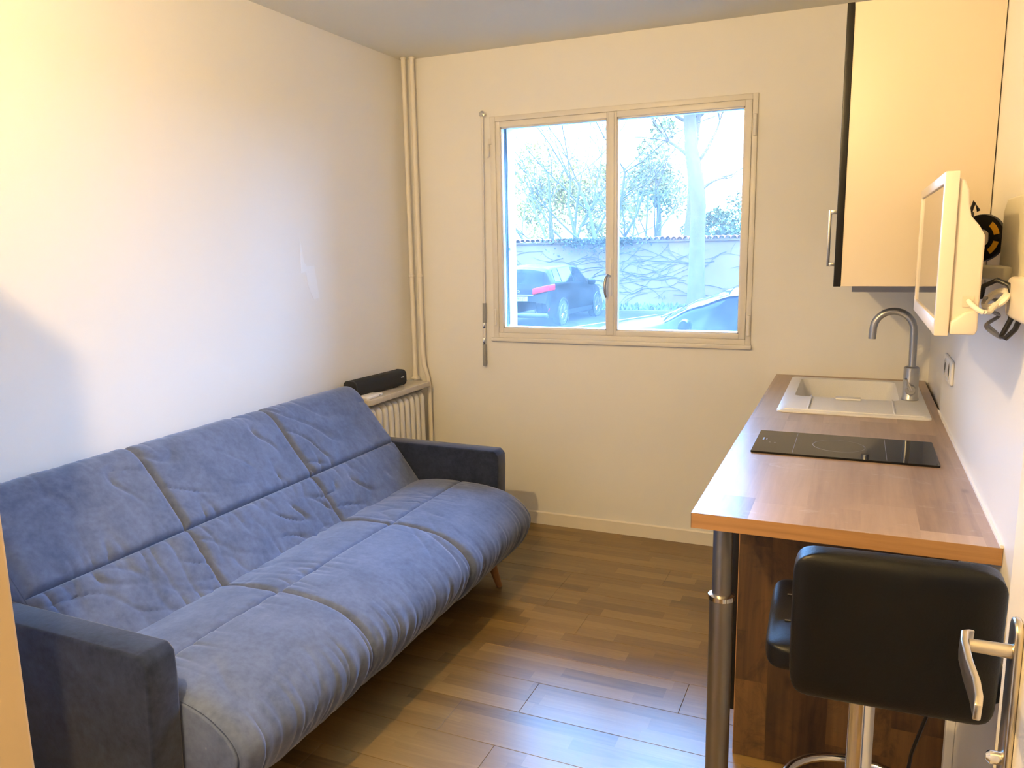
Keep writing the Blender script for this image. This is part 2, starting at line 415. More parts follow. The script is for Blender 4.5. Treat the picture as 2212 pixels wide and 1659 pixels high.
# espagnolette lever and its plate
hp = box('handle_plate', (1.176, 1.190, -.027, -.019, 1.265, 1.455), 'window_paint', sr, bevel=.002)
MB().tube([(1.182, -.028, 1.365), (1.176, -.050, 1.372), (1.168, -.060, 1.355), (1.164, -.064, 1.32), (1.166, -.060, 1.285), (1.168, -.052, 1.262)], [.006, .006, .0075, .008, .0075, .006], 10).build('lever', 'satin_nickel', hp, smooth=True)
for z in (1.13, 2.05):
    MB().lathe([(.003, 0), (.008, .002), (.008, .098), (.003, .10)], (1.862, -.016, z-.05), n=14).build('hinge', 'window_paint', win, smooth=True)
MB().lathe([(.003, 0), (.006, .002), (.006, .088), (.003, .09)], (.536, -.015, 1.10), n=14).build('hinge', 'window_paint', win, smooth=True)
MB().tube([(.532, -.012, 2.055), (.518, -.020, 2.052), (.518, -.022, 1.99), (.509, -.016, 1.985)], .0035, 8).box(.512, .528, -.013, -.004, 2.05, 2.08).build('latch', 'window_paint', win, smooth=True)
MB().box(.562, .574, .062, .092, OZ0+.012, OZ1-.004).tube([(.578, .080, 1.10), (.577, .08, 1.5), (.576, .08, 1.8), (.580, .08, 1.95), (.575, .08, 2.14)], .004, 8).box(.576, .588, .07, .085, 1.50, 1.515).build('shutter_guide', 'dark_rail', win)

# shutter crank rod hanging left of the window
rod = empty('shutter_crank', (.48, -.03, .88), 'thin white shutter crank rod with grey grips hanging left of the window', 'crank rod')
MB().lathe([(.006, 0), (.016, .002), (.018, .010), (.010, .018), (.006, .026)], (.487, -.030, 2.205), 'y', 16).tube([(.487, -.006, 2.205), (.487, -.022, 2.206), (.486, -.03, 2.19)], .008, 8).build('hook', 'chrome', rod, smooth=True)
MB().tube([(.487, -.024, 2.20), (.485, -.026, 1.9), (.479, -.027, 1.5), (.476, -.028, 1.215)], .0058, 10).build('rod', 'rod_white', rod, smooth=True)
MB().tube([(.476, -.028, 1.222), (.4745, -.029, 1.115)], .0100, 12).build('grip', 'grip_grey', rod, smooth=True)
MB().tube([(.4745, -.029, 1.116), (.4735, -.036, 1.098), (.4735, -.030, 1.085)], .0075, 10).build('joint', 'chrome', rod, smooth=True)
MB().tube([(.4725, -.030, 1.03), (.4725, -.036, 1.015), (.472, -.030, 1.0)], .0075, 10).build('joint', 'chrome', rod, smooth=True)
MB().tube([(.4735, -.030, 1.085), (.4725, -.030, 1.03)], .0085, 12).build('sleeve', 'rod_white', rod, smooth=True)
MB().tube([(.472, -.030, .998), (.471, -.030, .880)], .0100, 12).build('grip', 'grip_grey', rod, smooth=True)

# ================================================================== HEATING
def pipe(name, x, y, label, path, z_col, foot):
    p = MB().tube(path, .0125, 16).build('heating_pipe', 'pipe_paint', smooth=True)
    tag(p, label, 'pipe', 'heating pipes in the corner')
    MB().lathe([(.0125, 0), (.0165, .002), (.0165, .012), (.0125, .014)], (x, y, z_col), n=18).build('pipe_clip', 'pipe_paint', p, smooth=True)
    MB().lathe([(.0125, 0), (.016, -.004), (.0125, -.012)], (x, y, H-.001), n=18).build('collar', 'pipe_paint', p, smooth=True)
    if foot:
        MB().lathe([(.026, 0), (.026, .006), (.016, .012), (.0125, .03)], (x, y, foot), n=20).build('floor_rose', 'pipe_paint', p, smooth=True)
    return p
pipe('a', .047, -.060, 'painted heating pipe nearest the corner, standing on the radiator shelf', [(.047, -.06, .792), (.047, -.06, 1.5), (.047, -.06, H)], 1.365, .7915)
pipe('b', .092, -.050, 'painted heating pipe nearer the window, running down past the shelf end', [(.092, -.05, H), (.092, -.05, 1.6), (.094, -.05, .95), (.098, -.048, .87), (.115, -.045, .81), (.124, -.045, .75), (.124, -.045, .4), (.124, -.045, .06)], 1.365, 0)
rad = empty('radiator', (.085, -.40, .10), 'white cast iron column radiator under the stone shelf in the corner', 'radiator')
def fin():
    m = MB(); y0, hw = -.158, .017
    prof = rrect(.030, .150, .14, .742, .045, 6); m.prism(prof, 'y', y0-hw, y0+hw)
    return m
f0 = fin().build('fin', 'radiator_paint', rad, bevel=.013, seg=3)
for i in range(1, 10): dup(f0, (0, -.0535*i, 0), rad)
for z in (.20, .68): MB().tube([(.09, -.14, z), (.09, -.66, z)], .022, 14).build('manifold', 'radiator_paint', rad, smooth=True)
for y in (-.158, -.6395): MB().tube([(.09, y, 0.0), (.09, y, .16)], .014, 10).build('foot', 'radiator_paint', rad, smooth=True)
shelf = MB().prism([(0, -.112), (0, -.705), (.145, -.705), (.160, -.700), (.168, -.685), (.168, -.112)], 'z', .760, .790).build('radiator_shelf', 'shelf_marble', bevel=.004)
tag(shelf, 'beige polished stone shelf above the radiator', 'shelf')
MB().prism([(0, .66), (.012, .66), (.13, .745), (.13, .760), (0, .760)], 'y', -.130, -.116).build('bracket', 'radiator_paint', shelf)
MB().prism([(0, .66), (.012, .66), (.13, .745), (.13, .760), (0, .760)], 'y', -.702, -.688).build('bracket', 'radiator_paint', shelf)
# soundbar on the shelf (short black bar, slightly turned)
sb = empty('soundbar', (.058, -.50, .79), 'short black speaker bar lying on the radiator shelf', 'speaker')
def sbx(m): return m.xf(Matrix.Translation((.060, -.485, .790)) @ Matrix.Rotation(math.radians(-4), 4, 'Z'))
prof = rrect(-.038, .042, .004, .088, .026, 6)
sbx(MB().prism(prof, 'y', -.205, .205)).build('body', 'speaker_cloth', sb, bevel=.004)
sbx(MB().prism(rrect(-.039, .043, .003, .089, .026, 6), 'y', -.215, -.205)).build('end_cap', 'plastic_black', sb, bevel=.003)
sbx(MB().prism(rrect(-.039, .043, .003, .089, .026, 6), 'y', .205, .215)).build('end_cap', 'plastic_black', sb, bevel=.003)
sbx(MB().box(.0422, .0432, .165, .190, .050, .055)).build('logo', 'logo_grey', sb)
for a in (-.16, .13): sbx(MB().box(-.02, .02, a, a+.03, .0, .006)).build('foot', 'plastic_black', sb)
rm = MB().prism(rrect(.082, .150, -.700, -.560, .008), 'z', .7902, .803).build('set_top_box', 'remote_white', bevel=.003)
tag(rm, 'flat white plastic box beside the black speaker bar', 'box')
MB().box(.1502, .1508, -.60, -.585, .794, .799).build('port', 'hood_grey', rm)

# ================================================================== SOFA BED
sofa = empty('sofa_bed', (.52, -1.65, 0), 'grey quilted click-clack sofa bed with navy armrests along the left wall', 'sofa')
BACK1 = [(.470, .375), (.452, .402), (.42, .440), (.37, .508), (.300, .600)]
BACK2 = [(.300, .600), (.22, .695), (.158, .772), (.118, .820), (.082, .842), (.042, .838), (.012, .81)]
SEAT1 = [(.400, .392), (.45, .412), (.53, .428), (.60, .433), (.680, .434)]
SEAT2 = [(.680, .434), (.80, .430), (.90, .412), (.970, .376), (1.010, .334), (1.016, .295), (.995, .245), (.960, .200), (.925, .168), (.88, .151)]
SEAMS = [-.735, -1.365, -2.03, -2.59]
def puff(pts, ya, yb, nu, nv, Hh, seed, fold=0.0, endy=(False, False), crease=.004, sv=(.0065, .0065)):
    F, L = catmull(pts, 600); V = [(v*.5+.5*(.5-.5*math.cos(PI*v))) for v in [i/nv for i in range(nv+1)]]
    P = [F[round(v*600)] for v in V]
    T = []
    for i in range(nv+1):
        a, b = P[max(0, i-1)], P[min(nv, i+1)]; t = Vector((b[0]-a[0], 0, b[1]-a[1])).normalized(); T.append(t)
    m = MB()
    def fn(uu, vv):
        j = round(vv*nv); uu = uu*.45+.55*(.5-.5*math.cos(PI*uu)); y = ya+(yb-ya)*uu; x, z = P[j]; t = T[j]; vv = V[j]
        nrm = Vector((-t.z, 0, t.x))
        if fn.flip: nrm = -nrm
        da, db = abs(y-ya), abs(yb-y); dv0, dv1 = vv*L, (1-vv)*L
        ka, kb = ((.012 if fold == 0 else .025) if endy[0] else .0065), ((.012 if fold == 0 else .025) if endy[1] else .0065)
        fy = (1-math.exp(-da/ka))*(1-math.exp(-db/kb)); fv = (1-math.exp(-dv0/sv[0]))*(1-math.exp(-dv1/sv[1]))
        h = Hh*fy*fv
        # creases pulled in by the cross seams
        n1 = noise.noise(Vector((y*17+seed, vv*1.3, seed*.7))); n2 = noise.noise(Vector((y*34+3*seed, vv*2.1+seed, 1.7)))
        rid = 1-abs(n1)*2.4
        h += crease*max(0, rid)**3*(math.exp(-dv0/.07)+math.exp(-dv1/.07))*fy*fv*1.3*(-1)*max(0, min(1, 1.5*noise.noise(Vector((y*4.3+seed*5, 7.7, seed)))+.45))
        h += crease*.45*n2*(math.exp(-dv0/.03)+math.exp(-dv1/.03))*fy*fv
        h += .004*noise.noise(Vector((y*5+seed, vv*3, 4.4)))*fy*fv
        if fold:
            s = min(1, max(0, (vv-.40)/.30)); n3 = noise.noise(Vector((y*21+seed*2, vv*1.0, 9.1))); n4 = noise.noise(Vector((y*44+seed, vv*1.6, 2.2)))
            edge = .35+.65*math.exp(-min(da, db)/.16)
            h += fold*s*edge*(1.1*n3 + .6*n4 - .9*max(0, 1-abs(n3)*5)**2)*fy
        # long diagonal drags
        n5 = noise.noise(Vector(((y*6+vv*2.6)+seed, (y*1.2-vv*1.4)*1.2, seed)))
        h -= crease*1.1*max(0, 1-abs(n5)*7)**2*fy*fv*max(0, min(1, 2*noise.noise(Vector((y*3+seed, vv*2, 5.5)))+.3))
        return Vector((x, y, z)) + nrm*h
    fn.flip = False
    t = T[nv//2]; nrm = Vector((-t.z, 0, t.x))
    if nrm.dot(Vector((.6, 0, .8))) < 0: fn.flip = True
    m.grid(fn, nu, nv); return m
def core(pts_top, pts_bot, ya, yb, inset):
    P, _ = catmull(pts_top, 40)
    return MB().prism(P + pts_bot, 'y', ya+inset, yb-inset)
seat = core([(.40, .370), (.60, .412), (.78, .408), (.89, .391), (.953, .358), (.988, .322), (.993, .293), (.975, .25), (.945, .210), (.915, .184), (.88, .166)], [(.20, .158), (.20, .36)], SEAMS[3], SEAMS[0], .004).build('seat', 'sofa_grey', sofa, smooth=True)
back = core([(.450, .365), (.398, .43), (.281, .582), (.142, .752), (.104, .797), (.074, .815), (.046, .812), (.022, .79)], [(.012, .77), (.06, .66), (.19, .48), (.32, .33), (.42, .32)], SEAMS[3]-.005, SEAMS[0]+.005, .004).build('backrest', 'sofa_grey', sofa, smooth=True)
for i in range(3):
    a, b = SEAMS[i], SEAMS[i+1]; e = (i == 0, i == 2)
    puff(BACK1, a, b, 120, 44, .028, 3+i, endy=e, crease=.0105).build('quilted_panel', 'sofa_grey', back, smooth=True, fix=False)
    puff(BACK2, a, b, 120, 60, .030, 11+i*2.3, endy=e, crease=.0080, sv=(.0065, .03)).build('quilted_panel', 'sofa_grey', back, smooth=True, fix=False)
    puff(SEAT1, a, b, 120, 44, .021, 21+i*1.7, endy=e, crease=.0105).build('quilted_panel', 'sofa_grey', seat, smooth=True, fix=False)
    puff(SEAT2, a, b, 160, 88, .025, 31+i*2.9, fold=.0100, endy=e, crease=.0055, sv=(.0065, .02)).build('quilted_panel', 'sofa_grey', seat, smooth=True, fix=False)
for e in (0, 3):
    y0, y1 = (SEAMS[e]-.022, SEAMS[e]+.004) if e == 0 else (SEAMS[e]-.004, SEAMS[e]+.022)
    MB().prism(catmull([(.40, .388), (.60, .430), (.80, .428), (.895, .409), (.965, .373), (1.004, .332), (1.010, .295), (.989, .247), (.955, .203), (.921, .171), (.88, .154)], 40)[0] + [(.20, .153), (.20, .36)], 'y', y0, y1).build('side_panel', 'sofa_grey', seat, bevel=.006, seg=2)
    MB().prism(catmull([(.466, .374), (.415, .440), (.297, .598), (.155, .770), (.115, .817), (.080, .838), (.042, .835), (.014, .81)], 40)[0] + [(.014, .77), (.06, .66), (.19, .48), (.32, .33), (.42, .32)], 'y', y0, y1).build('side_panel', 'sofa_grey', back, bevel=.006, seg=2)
for y0, y1 in ((SEAMS[0]+.008, SEAMS[0]+.100), (SEAMS[3]-.105, SEAMS[3]-.012)):
    m = MB().prism([(.17, .10), (.80, .10), (.845, .135), (.860, .52), (.858, .575), (.838, .597), (.17, .600)], 'y', y0, y1)
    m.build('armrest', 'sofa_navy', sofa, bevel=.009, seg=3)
box('base_frame', (.22, .80, SEAMS[3]+.03, SEAMS[0]-.03, .115, .160), 'black_board', sofa)
for x, y, dx, dy in ((.862, -.86, .045, .02), (.862, -2.46, .045, -.02), (.26, -.86, -.04, .02), (.26, -2.46, -.04, -.02)):
    MB().tube([(x, y, .165), (x+dx, y+dy, .0)], [.024, .014], 16).build('leg', 'leg_wood', sofa, smooth=True)

# ================================================================== KITCHEN COUNTER
HC, DC, LC = .90, .628, 2.115
X0 = W-DC
top = MB()
sx0, sx1, sy0, sy1 = 2.088, 2.575, -.872, -.108          # cut-out for the sink
def slab(m, x0, x1, y0, y1, z0, z1, hx0, hx1, hy0, hy1):
    o = [(x0, y0), (x1, y0), (x1, y1), (x0, y1)]; h = [(hx0, hy0), (hx1, hy0), (hx1, hy1), (hx0, hy1)]
    vs = [(*p, z) for z in (z0, z1) for p in o+h]
    fs = []
    for i in range(4):
        j = (i+1) % 4
        fs += [(i, j, 4+j, 4+i), (8+i, 8+j, 12+j, 12+i), (i, j, 8+j, 8+i), (4+i, 4+j, 12+j, 12+i)]
    return m.add(vs, fs)
slab(top, X0+.001, W-.001, -LC+.001, -.001, HC-.036, HC, sx0, sx1, sy0, sy1)
wt = top.build('worktop', 'oak_worktop')
tag(wt, 'long oak-effect worktop along the right wall on one steel leg', 'worktop')
box('edge_band', (X0, W-.001, -LC, -LC+.001, HC-.0365, HC-.0005), 'oak_edge', wt)
box('edge_band', (X0, X0+.001, -LC, -.001, HC-.0365, HC-.0005), 'oak_edge', wt)
box('sealant_joint', (W-.006, W-.0002, -LC+.002, -.70, HC, HC+.006), 'panel_white', wt)
lg = MB().lathe([(.045, 0), (.045, .006), (.0285, .012), (.0285, .672)], (2.062, -2.045, 0), n=28).build('leg', 'brushed_leg', wt, smooth=True)
MB().lathe([(.0285, .664), (.0315, .667), (.0315, .678), (.0235, .681)], (2.062, -2.045, 0), n=28).build('leg_collar', 'chrome', lg, smooth=True)
MB().lathe([(.0232, .67), (.0232, .858), (.045, .860), (.045, .8635)], (2.062, -2.045, 0), n=28).build('inner_tube', 'brushed_leg', lg, smooth=True)
# base unit
bu = empty('base_cabinet', (2.33, -.85, 0), 'dark reclaimed-wood kitchen base cabinet under the oak worktop', 'cabinet')
box('end_panel', (2.055, W-.004, -1.665, -1.647, .002, HC-.037), 'reclaimed_wood', bu)
box('panel_edge', (2.053, 2.055, -1.665, -1.647, .002, HC-.037), 'oak_edge', bu)
box('body', (2.060, W-.014, -1.645, -.010, .13, .715), 'carcass_white', bu)
box('plinth', (2.095, 2.110, -1.645, -.010, .002, .13), 'hood_grey', bu)
for a, b in ((-1.655, -1.118), (-1.114, -.572), (-.568, -.014)):
    d = box('door', (2.034, 2.053, a, b, .138, HC-.045), 'black_board', bu, bevel=.001)
    MB().tube([(2.034, b-.06, .74), (2.012, b-.06, .74), (2.012, b-.06, .60), (2.034, b-.06, .60)], .005, 8).build('handle', 'steel', d, smooth=True)
# sink
sk = empty('sink', (2.33, -.5, HC), 'white composite sink with drainer set into the worktop near the window', 'sink')
m = MB()
ox0, ox1, oy0, oy1 = 2.076, 2.588, -.886, -.096
bx0, bx1, by0, by1 = 2.118, 2.500, -.575, -.128
zt = HC+.009
rim = rrect(ox0, ox1, oy0, oy1, .02, 4); n = len(rim)
hole = rrect(bx0, bx1, by0, by1, .03, 4); low = rrect(bx0+.035, bx1-.03, by0+.05, by1-.02, .05, 4)
rim2 = [((x-2.332)*.985+2.332, (y+.491)*.99-.491) for x, y in rim]
vs = [(*p, HC+.0005) for p in rim] + [(*p, HC+.006) for p in rim] + [(*p, zt) for p in rim2] + [(*p, zt-.002) for p in hole] + [(*p, HC-.150) for p in low]
fs = [(k*n+i, k*n+(i+1) % n, (k+1)*n+(i+1) % n, (k+1)*n+i) for k in range(4) for i in range(n)] + [tuple(range(4*n, 5*n))]
m.add(vs, fs).build('basin', 'sink_composite', sk, smooth=True)
# raised drainer deck with side lips and overflow slot
MB().box(2.180, 2.185, -.845, -.590, zt-.001, zt+.006).build('drainer_ridge', 'sink_composite', sk, bevel=.001)
MB().box(2.470, 2.475, -.845, -.590, zt-.001, zt+.006).build('drainer_ridge', 'sink_composite', sk, bevel=.001)
MB().box(2.10, 2.565, -.868, -.862, zt-.001, zt+.004).build('drainer_ridge', 'sink_composite', sk, bevel=.001)
ov = box('overflow_cover', (2.272, 2.362, -.620, -.578, zt-.001, zt+.006), 'sink_composite', sk, bevel=.001)
box('overflow_slot', (2.276, 2.358, -.580, -.5765, zt-.010, zt+.004), 'black_hole', ov)
MB().lathe([(.040, .0), (.040, .003), (.03, .004)], (2.31, -.34, HC-.150), n=24).build('drain', 'chrome', sk, smooth=True)
# mixer tap
tp = empty('mixer_tap', (2.536, -.535, zt), 'brushed steel gooseneck mixer tap standing on the white sink', 'tap')
bx, by = 2.536, -.535
MB().lathe([(.031, 0), (.031, .006), (.0275, .012), (.0275, .125), (.022, .130)], (bx, by, zt), n=28).build('base', 'steel', tp, smooth=True)
MB().tube([(bx, by, zt+.10), (bx, by, 1.10), (bx-.002, by+.001, 1.172)] + [(bx-.0725+.0705*math.cos(a), by+.012*(1-math.cos(a))/2+.001, 1.178+.0715*math.sin(a)) for a in [PI*i/16 for i in range(1, 17)]] + [(bx-.1440, by+.0135, 1.160), (bx-.1450, by+.014, 1.140)], .0138, 18).build('spout', 'steel', tp, smooth=True)
hd = MB().lathe([(.019, 0), (.020, -.022), (.016, -.030)], (bx-.002, by-.024, zt+.045), 'y', 22).build('valve', 'steel', tp, smooth=True)
MB().tube([(bx-.002, by-.05, zt+.045), (bx-.016, by-.060, zt+.075), (bx-.022, by-.075, zt+.092)], [.0085, .006, .0045], 10).build('lever', 'chrome', hd, smooth=True)
# hob
hb = MB().prism(rrect(2.058, 2.562, -1.515, -1.232, .006, 3), 'z', HC+.0003, HC+.0065).build('induction_hob', 'hob_glass', bevel=.0008, seg=1, smooth=False)
tag(hb, 'narrow black glass induction hob lying on the oak worktop', 'hob')
for x in (2.175, 2.428): MB().box(x, x+.001, -1.505, -1.245, HC+.0062, HC+.0067).build('zone_mark', 'hob_mark', hb)
MB().lathe([(.074, HC+.0062), (.074, HC+.0067), (.0725, HC+.0067), (.0725, HC+.0062)], (2.30, -1.375, 0), n=40, cap=False).build('zone_mark', 'hob_mark', hb)
MB().box(2.078, 2.082, -1.370, -1.335, HC+.0062, HC+.0067).build('control_mark', 'hob_mark', hb)
MB().box(2.088, 2.0905, -1.36, -1.345, HC+.0062, HC+.0067).build('control_mark', 'hob_mark', hb)
MB().box(2.10, 2.104, -1.395, -1.391, HC+.0062, HC+.0067).build('control_mark', 'hob_mark', hb)
MB().box(2.115, 2.119, -1.395, -1.391, HC+.0062, HC+.0067).build('control_mark', 'hob_mark', hb)
# wall cabinet
wc = empty('wall_cabinet', (2.45, -.8, 1.397), 'tall cream wall cabinet with black door fronts above the sink', 'cabinet')
box('body', (2.2845, W-.0025, -1.563, -.02, 1.398, 2.120), 'carcass_white', wc, bevel=.001)
for a, b in ((-1.566, -.800), (-.796, -.02)):
    d = box('door', (2.2660, 2.2835, a, b, 1.397, 2.121), 'black_board', wc, bevel=.001)
    y = (a+.17) if a < -1.5 else b-.17
    MB().box(2.2405, 2.248, y-.012, y+.012, 1.447, 1.607).box(2.246, 2.266, y-.012, y+.012, 1.447, 1.458).box(2.246, 2.266, y-.012, y+.012, 1.596, 1.607).build('handle', 'steel', d, bevel=.001)
box('light_pelmet', (2.312, W-.004, -1.38, -.03, 1.372, 1.3975), 'hood_grey', wc)
# socket on the right wall
so = empty('wall_socket', (W, -.93, 1.07), 'white double socket plate on the right wall above the worktop', 'socket')
MB().prism(rrect(-1.055, -.815, 1.052, 1.132, .012, 4), 'x', W-.009, W-.0002).build('plate', 'panel_white', so, bevel=.003)
for y in (-.875, -.995):
    MB().lathe([(.028, 0), (.028, -.002), (.024, -.002), (.022, .004)], (W-.009, y, 1.092), 'x', 22).build('outlet', 'remote_white', so, smooth=True)

# ================================================================== TELEVISION on its arm
tv = empty('television', (2.50, -1.90, 1.335), 'small white flat television seen edge on, mounted on the right wall', 'television')
TX, TY0, TY1, TZ0, TZ1 = 2.464, -2.205, -1.588, 1.338, 1.642
m = MB()
bw = .022
m.box(TX, TX+.024, TY0, TY0+bw, TZ0, TZ1).box(TX, TX+.024, TY1-bw, TY1, TZ0, TZ1).box(TX, TX+.024, TY0+bw, TY1-bw, TZ0, TZ0+bw+.008).box(TX, TX+.024, TY0+bw, TY1-bw, TZ1-bw, TZ1)
m.build('bezel', 'tv_white', tv, bevel=.002)
box('screen', (TX+.004, TX+.012, TY0+bw, TY1-bw, TZ0+bw+.008, TZ1-bw), 'screen', tv)
prof = [(TX+.024, TZ0+.004), (TX+.060, TZ0+.006), (TX+.072, TZ0+.030), (TX+.073, TZ0+.185), (TX+.062, TZ0+.205), (TX+.048, TZ0+.222), (TX+.043, TZ0+.245), (TX+.041, TZ0+.270), (TX+.034, TZ0+.288), (TX+.024, TZ0+.292)]
cs = MB().prism(prof, 'y', TY0+.006, TY1-.006).build('back_casing', 'tv_white', tv, bevel=.004)
MB().prism([(TX+.026, TZ0+.004), (TX+.066, TZ0+.004), (TX+.070, TZ0+.012), (TX+.070, TZ0+.050), (TX+.050, TZ0+.046), (TX+.026, TZ0+.028)], 'y', TY0-.010, TY0+.03).build('foot_mount', 'tv_white', tv, bevel=.003)
box('port_panel', (TX+.044, TX+.062, TY0+.004, TY0+.008, TZ0+.055, TZ0+.075), 'bracket_beige', cs)
MB().tube([(TX+.054, TY0+.006, TZ0+.066), (TX+.056, TY0-.012, TZ0+.062), (TX+.066, TY0-.028, TZ0+.052), (TX+.075, TY0-.030, TZ0+.048)], .0048, 10).build('plug', 'cable_white', cs, smooth=True)
# swivel arm
ar = empty('swivel_bracket', (2.58, -2.0, 1.30), 'swivelling wall arm with black yellow-marked disc behind the television', 'wall bracket')
M = Matrix.Translation((2.580, -1.800, 1.520)) @ Matrix.Rotation(math.radians(-38), 4, 'Z')
MB().lathe([(.020, -.006), (.052, -.006), (.054, 0), (.052, .006), (.020, .006), (.018, 0), (.020, -.006)], (0, 0, 0), 'y', 40, cap=False).xf(M).build('disc', 'plastic_black', ar, smooth=True)
dk = MB()
for a0, a1 in ((12, 55), (-55, -12)):
    P = arc(0, 0, .043, math.radians(a0), math.radians(a1), 6) + arc(0, 0, .031, math.radians(a1), math.radians(a0), 6)
    dk.prism(P, 'y', -.0075, -.0055)
dk.xf(M).build('yellow_mark', 'yellow_mark', ar)
MB().lathe([(.006, -.0095), (.006, -.005)], (.037, 0, 0), 'y', 14).xf(M).build('screw', 'chrome', ar)
MB().box(2.5385, 2.546, -1.93, -1.77, 1.430, 1.575).build('mount_plate', 'plastic_black', ar, bevel=.002)
MB().tube([(2.546, -1.82, 1.560), (2.556, -1.83, 1.600), (2.566, -1.825, 1.580)], .004, 8).build('clamp', 'plastic_black', ar, smooth=True)
MB().prism([(2.553, -1.90), (2.565, -1.845), (2.612, -1.93), (2.612, -2.06), (2.590, -2.06)], 'z', 1.434, 1.462).build('swing_arm', 'bracket_beige', ar, bevel=.004)
MB().prism([(-2.20, 1.44), (-2.16, 1.42), (-1.93, 1.42), (-1.90, 1.44), (-1.90, 1.575), (-1.94, 1.60), (-2.16, 1.60), (-2.20, 1.58)], 'x', 2.604, W-.0005).build('wall_plate', 'bracket_beige', ar, bevel=.004)
jb = MB().prism(rrect(-2.33, -2.14, 1.372, 1.448, .02, 4), 'x', W-.040, W-.0005).build('junction_box', 'tv_white', bevel=.008, seg=3)
tag(jb, 'cream plastic junction box on the right wall below the television arm', 'junction box')
# cables, and a grey strand for the coil's shadow
pts = []
for i in range(90):
    t = i/89; a = 2*PI*3.2*t
    pts.append((2.566+.016*math.sin(a*1.0+.5), -2.150-.030*math.cos(a)-.02*t, 1.408+.015*math.sin(a)-.006*t))
pts = [(2.540, -2.236, 1.387), (2.550, -2.22, 1.385)] + pts
cw = MB().tube(pts, .0042, 8).build('white_cable', 'cable_white', smooth=True)
tag(cw, 'coiled white cable hanging behind the small television', 'cable')
zz = [(2.550, -2.150, 1.407), (2.586, -2.040, 1.395), (2.560, -2.160, 1.385), (2.590, -2.050, 1.365), (2.556, -2.150, 1.353), (2.592, -2.090, 1.325), (2.552, -2.160, 1.360)]
P3 = []
for a, b, c, d in zip([zz[0]]+zz[:-2], zz[:-1], zz[1:], zz[2:]+[zz[-1]]):
    a, b, c, d = map(Vector, (a, b, c, d))
    for j in range(8):
        t = j/8; P3.append(.5*((2*b)+(c-a)*t+(2*a-5*b+4*c-d)*t*t+(3*b-a-3*c+d)*t**3))
cg = MB().tube(P3, .0036, 8).build('cable_shadow', 'hood_grey', smooth=True)  # strand stands in for the zigzag shadow cast by the coiled cable
tag(cg, 'grey zigzag strand modelled for the shadow of the white coil', 'cable')
bk = [(2.546, -2.130, 1.407), (2.546, -2.155, 1.430), (2.565, -2.170, 1.442), (2.584, -2.180, 1.433), (2.592, -2.185, 1.405), (2.590, -2.185, 1.370), (2.582, -2.180, 1.347), (2.578, -2.180, 1.337), (2.584, -2.190, 1.335), (2.596, -2.200, 1.353), (2.602, -2.210, 1.380)]
cb = MB().tube(bk, .0048, 10).build('black_cable', 'plastic_black', smooth=True)
tag(cb, 'black cable looping behind the small television', 'cable')

# ================================================================== BAR STOOL
st = empty('bar_stool', (2.378, -2.29, 0), 'black leatherette bar stool with chrome column pulled up to the worktop', 'stool')
def cushion(name, M, sx, sy, sz, r, mat, parent, nseam=0):
    """rounded pad: superellipse box, local z is thickness"""
    m = MB(); nu, nv = 40, 40
    def side(sgn):
        def fn(u, v):
            x, y = math.sin(PI/2*(u*2-1)), math.sin(PI/2*(v*2-1))
            ex = 1-abs(x)**9; ey = 1-abs(y)**9
            t = (max(0, ex)*max(0, ey))**.33
            h = sz*.5*t
            # soft rounded outline in plan
            k = min(1, (1.0/((abs(x)**8+abs(y)**8)**(1/8))) if (x or y) else 1)
            px, py = x*sx/2*k, y*sy/2*k
            return Vector((px, py, sgn*h))
        return fn
    m.grid(side(1), nu, nv); m.grid(side(-1), nu, nv)
    m.xf(M); return m.build(name, mat, parent, smooth=True)
BX, BYY, BZ = 2.410, -2.492, .858
MBk = Matrix.Translation((BX, BYY, BZ)) @ Matrix.Rotation(math.radians(2), 4, 'Z') @ Matrix.Rotation(math.radians(90+6), 4, 'X')
bkr = cushion('backrest', MBk, .324, .286, .060, .03, 'leather_black', st)
MB().tube([(MBk @ Vector((x, .126-.010*(abs(x)/.15)**6, -.0235))) for x in [(-.150+.3*i/20) for i in range(21)]], .0012, 6).build('stitching', 'stitch', bkr, smooth=True)
MSt = Matrix.Translation((2.396, -2.280, .752)) @ Matrix.Rotation(math.radians(2), 4, 'Z') @ Matrix.Rotation(math.radians(1), 4, 'X')
se = cushion('seat', MSt, .405, .330, .062, .03, 'leather_black', st)
for yy in (-.06, .06):
    MB().tube([(MSt @ Vector((x, yy, .0305))) for x in [(-.17+.34*i/10) for i in range(11)]], .0018, 6).build('stitching', 'stitch', se, smooth=True)
for xx in (-.06, .06):
    MB().tube([(MSt @ Vector((xx, y, .0305))) for y in [(-.17+.34*i/10) for i in range(11)]], .0018, 6).build('stitching', 'stitch', se, smooth=True)
MB().lathe([(.0, .698), (.06, .698), (.075, .708), (.075, .720), (.02, .722)], (2.378, -2.29, 0), n=28).build('swivel_plate', 'plastic_black', st, smooth=True)
MB().lathe([(.036, .02), (.030, .05), (.0245, .055), (.0245, .700)], (2.378, -2.29, 0), n=32).build('column', 'chrome', st, smooth=True)
MB().lathe([(.195, 0), (.195, .006), (.16, .014), (.06, .022), (.036, .03)], (2.378, -2.29, 0), n=48).build('base_plate', 'chrome', st, smooth=True)
ring = [(2.378+.150*math.sin(a), -2.165-.135*math.cos(a), .305) for a in [2*PI*i/36 for i in range(37)]]
MB().tube(ring, .0105, 12).lathe([(.030, .285), (.030, .325)], (2.378, -2.29, 0), n=24).build('footrest', 'chrome', st, smooth=True)
MB().tube([(2.40, -2.29, .699), (2.46, -2.31, .695), (2.52, -2.33, .692)], .005, 8).build('height_lever', 'chrome', st, smooth=True)
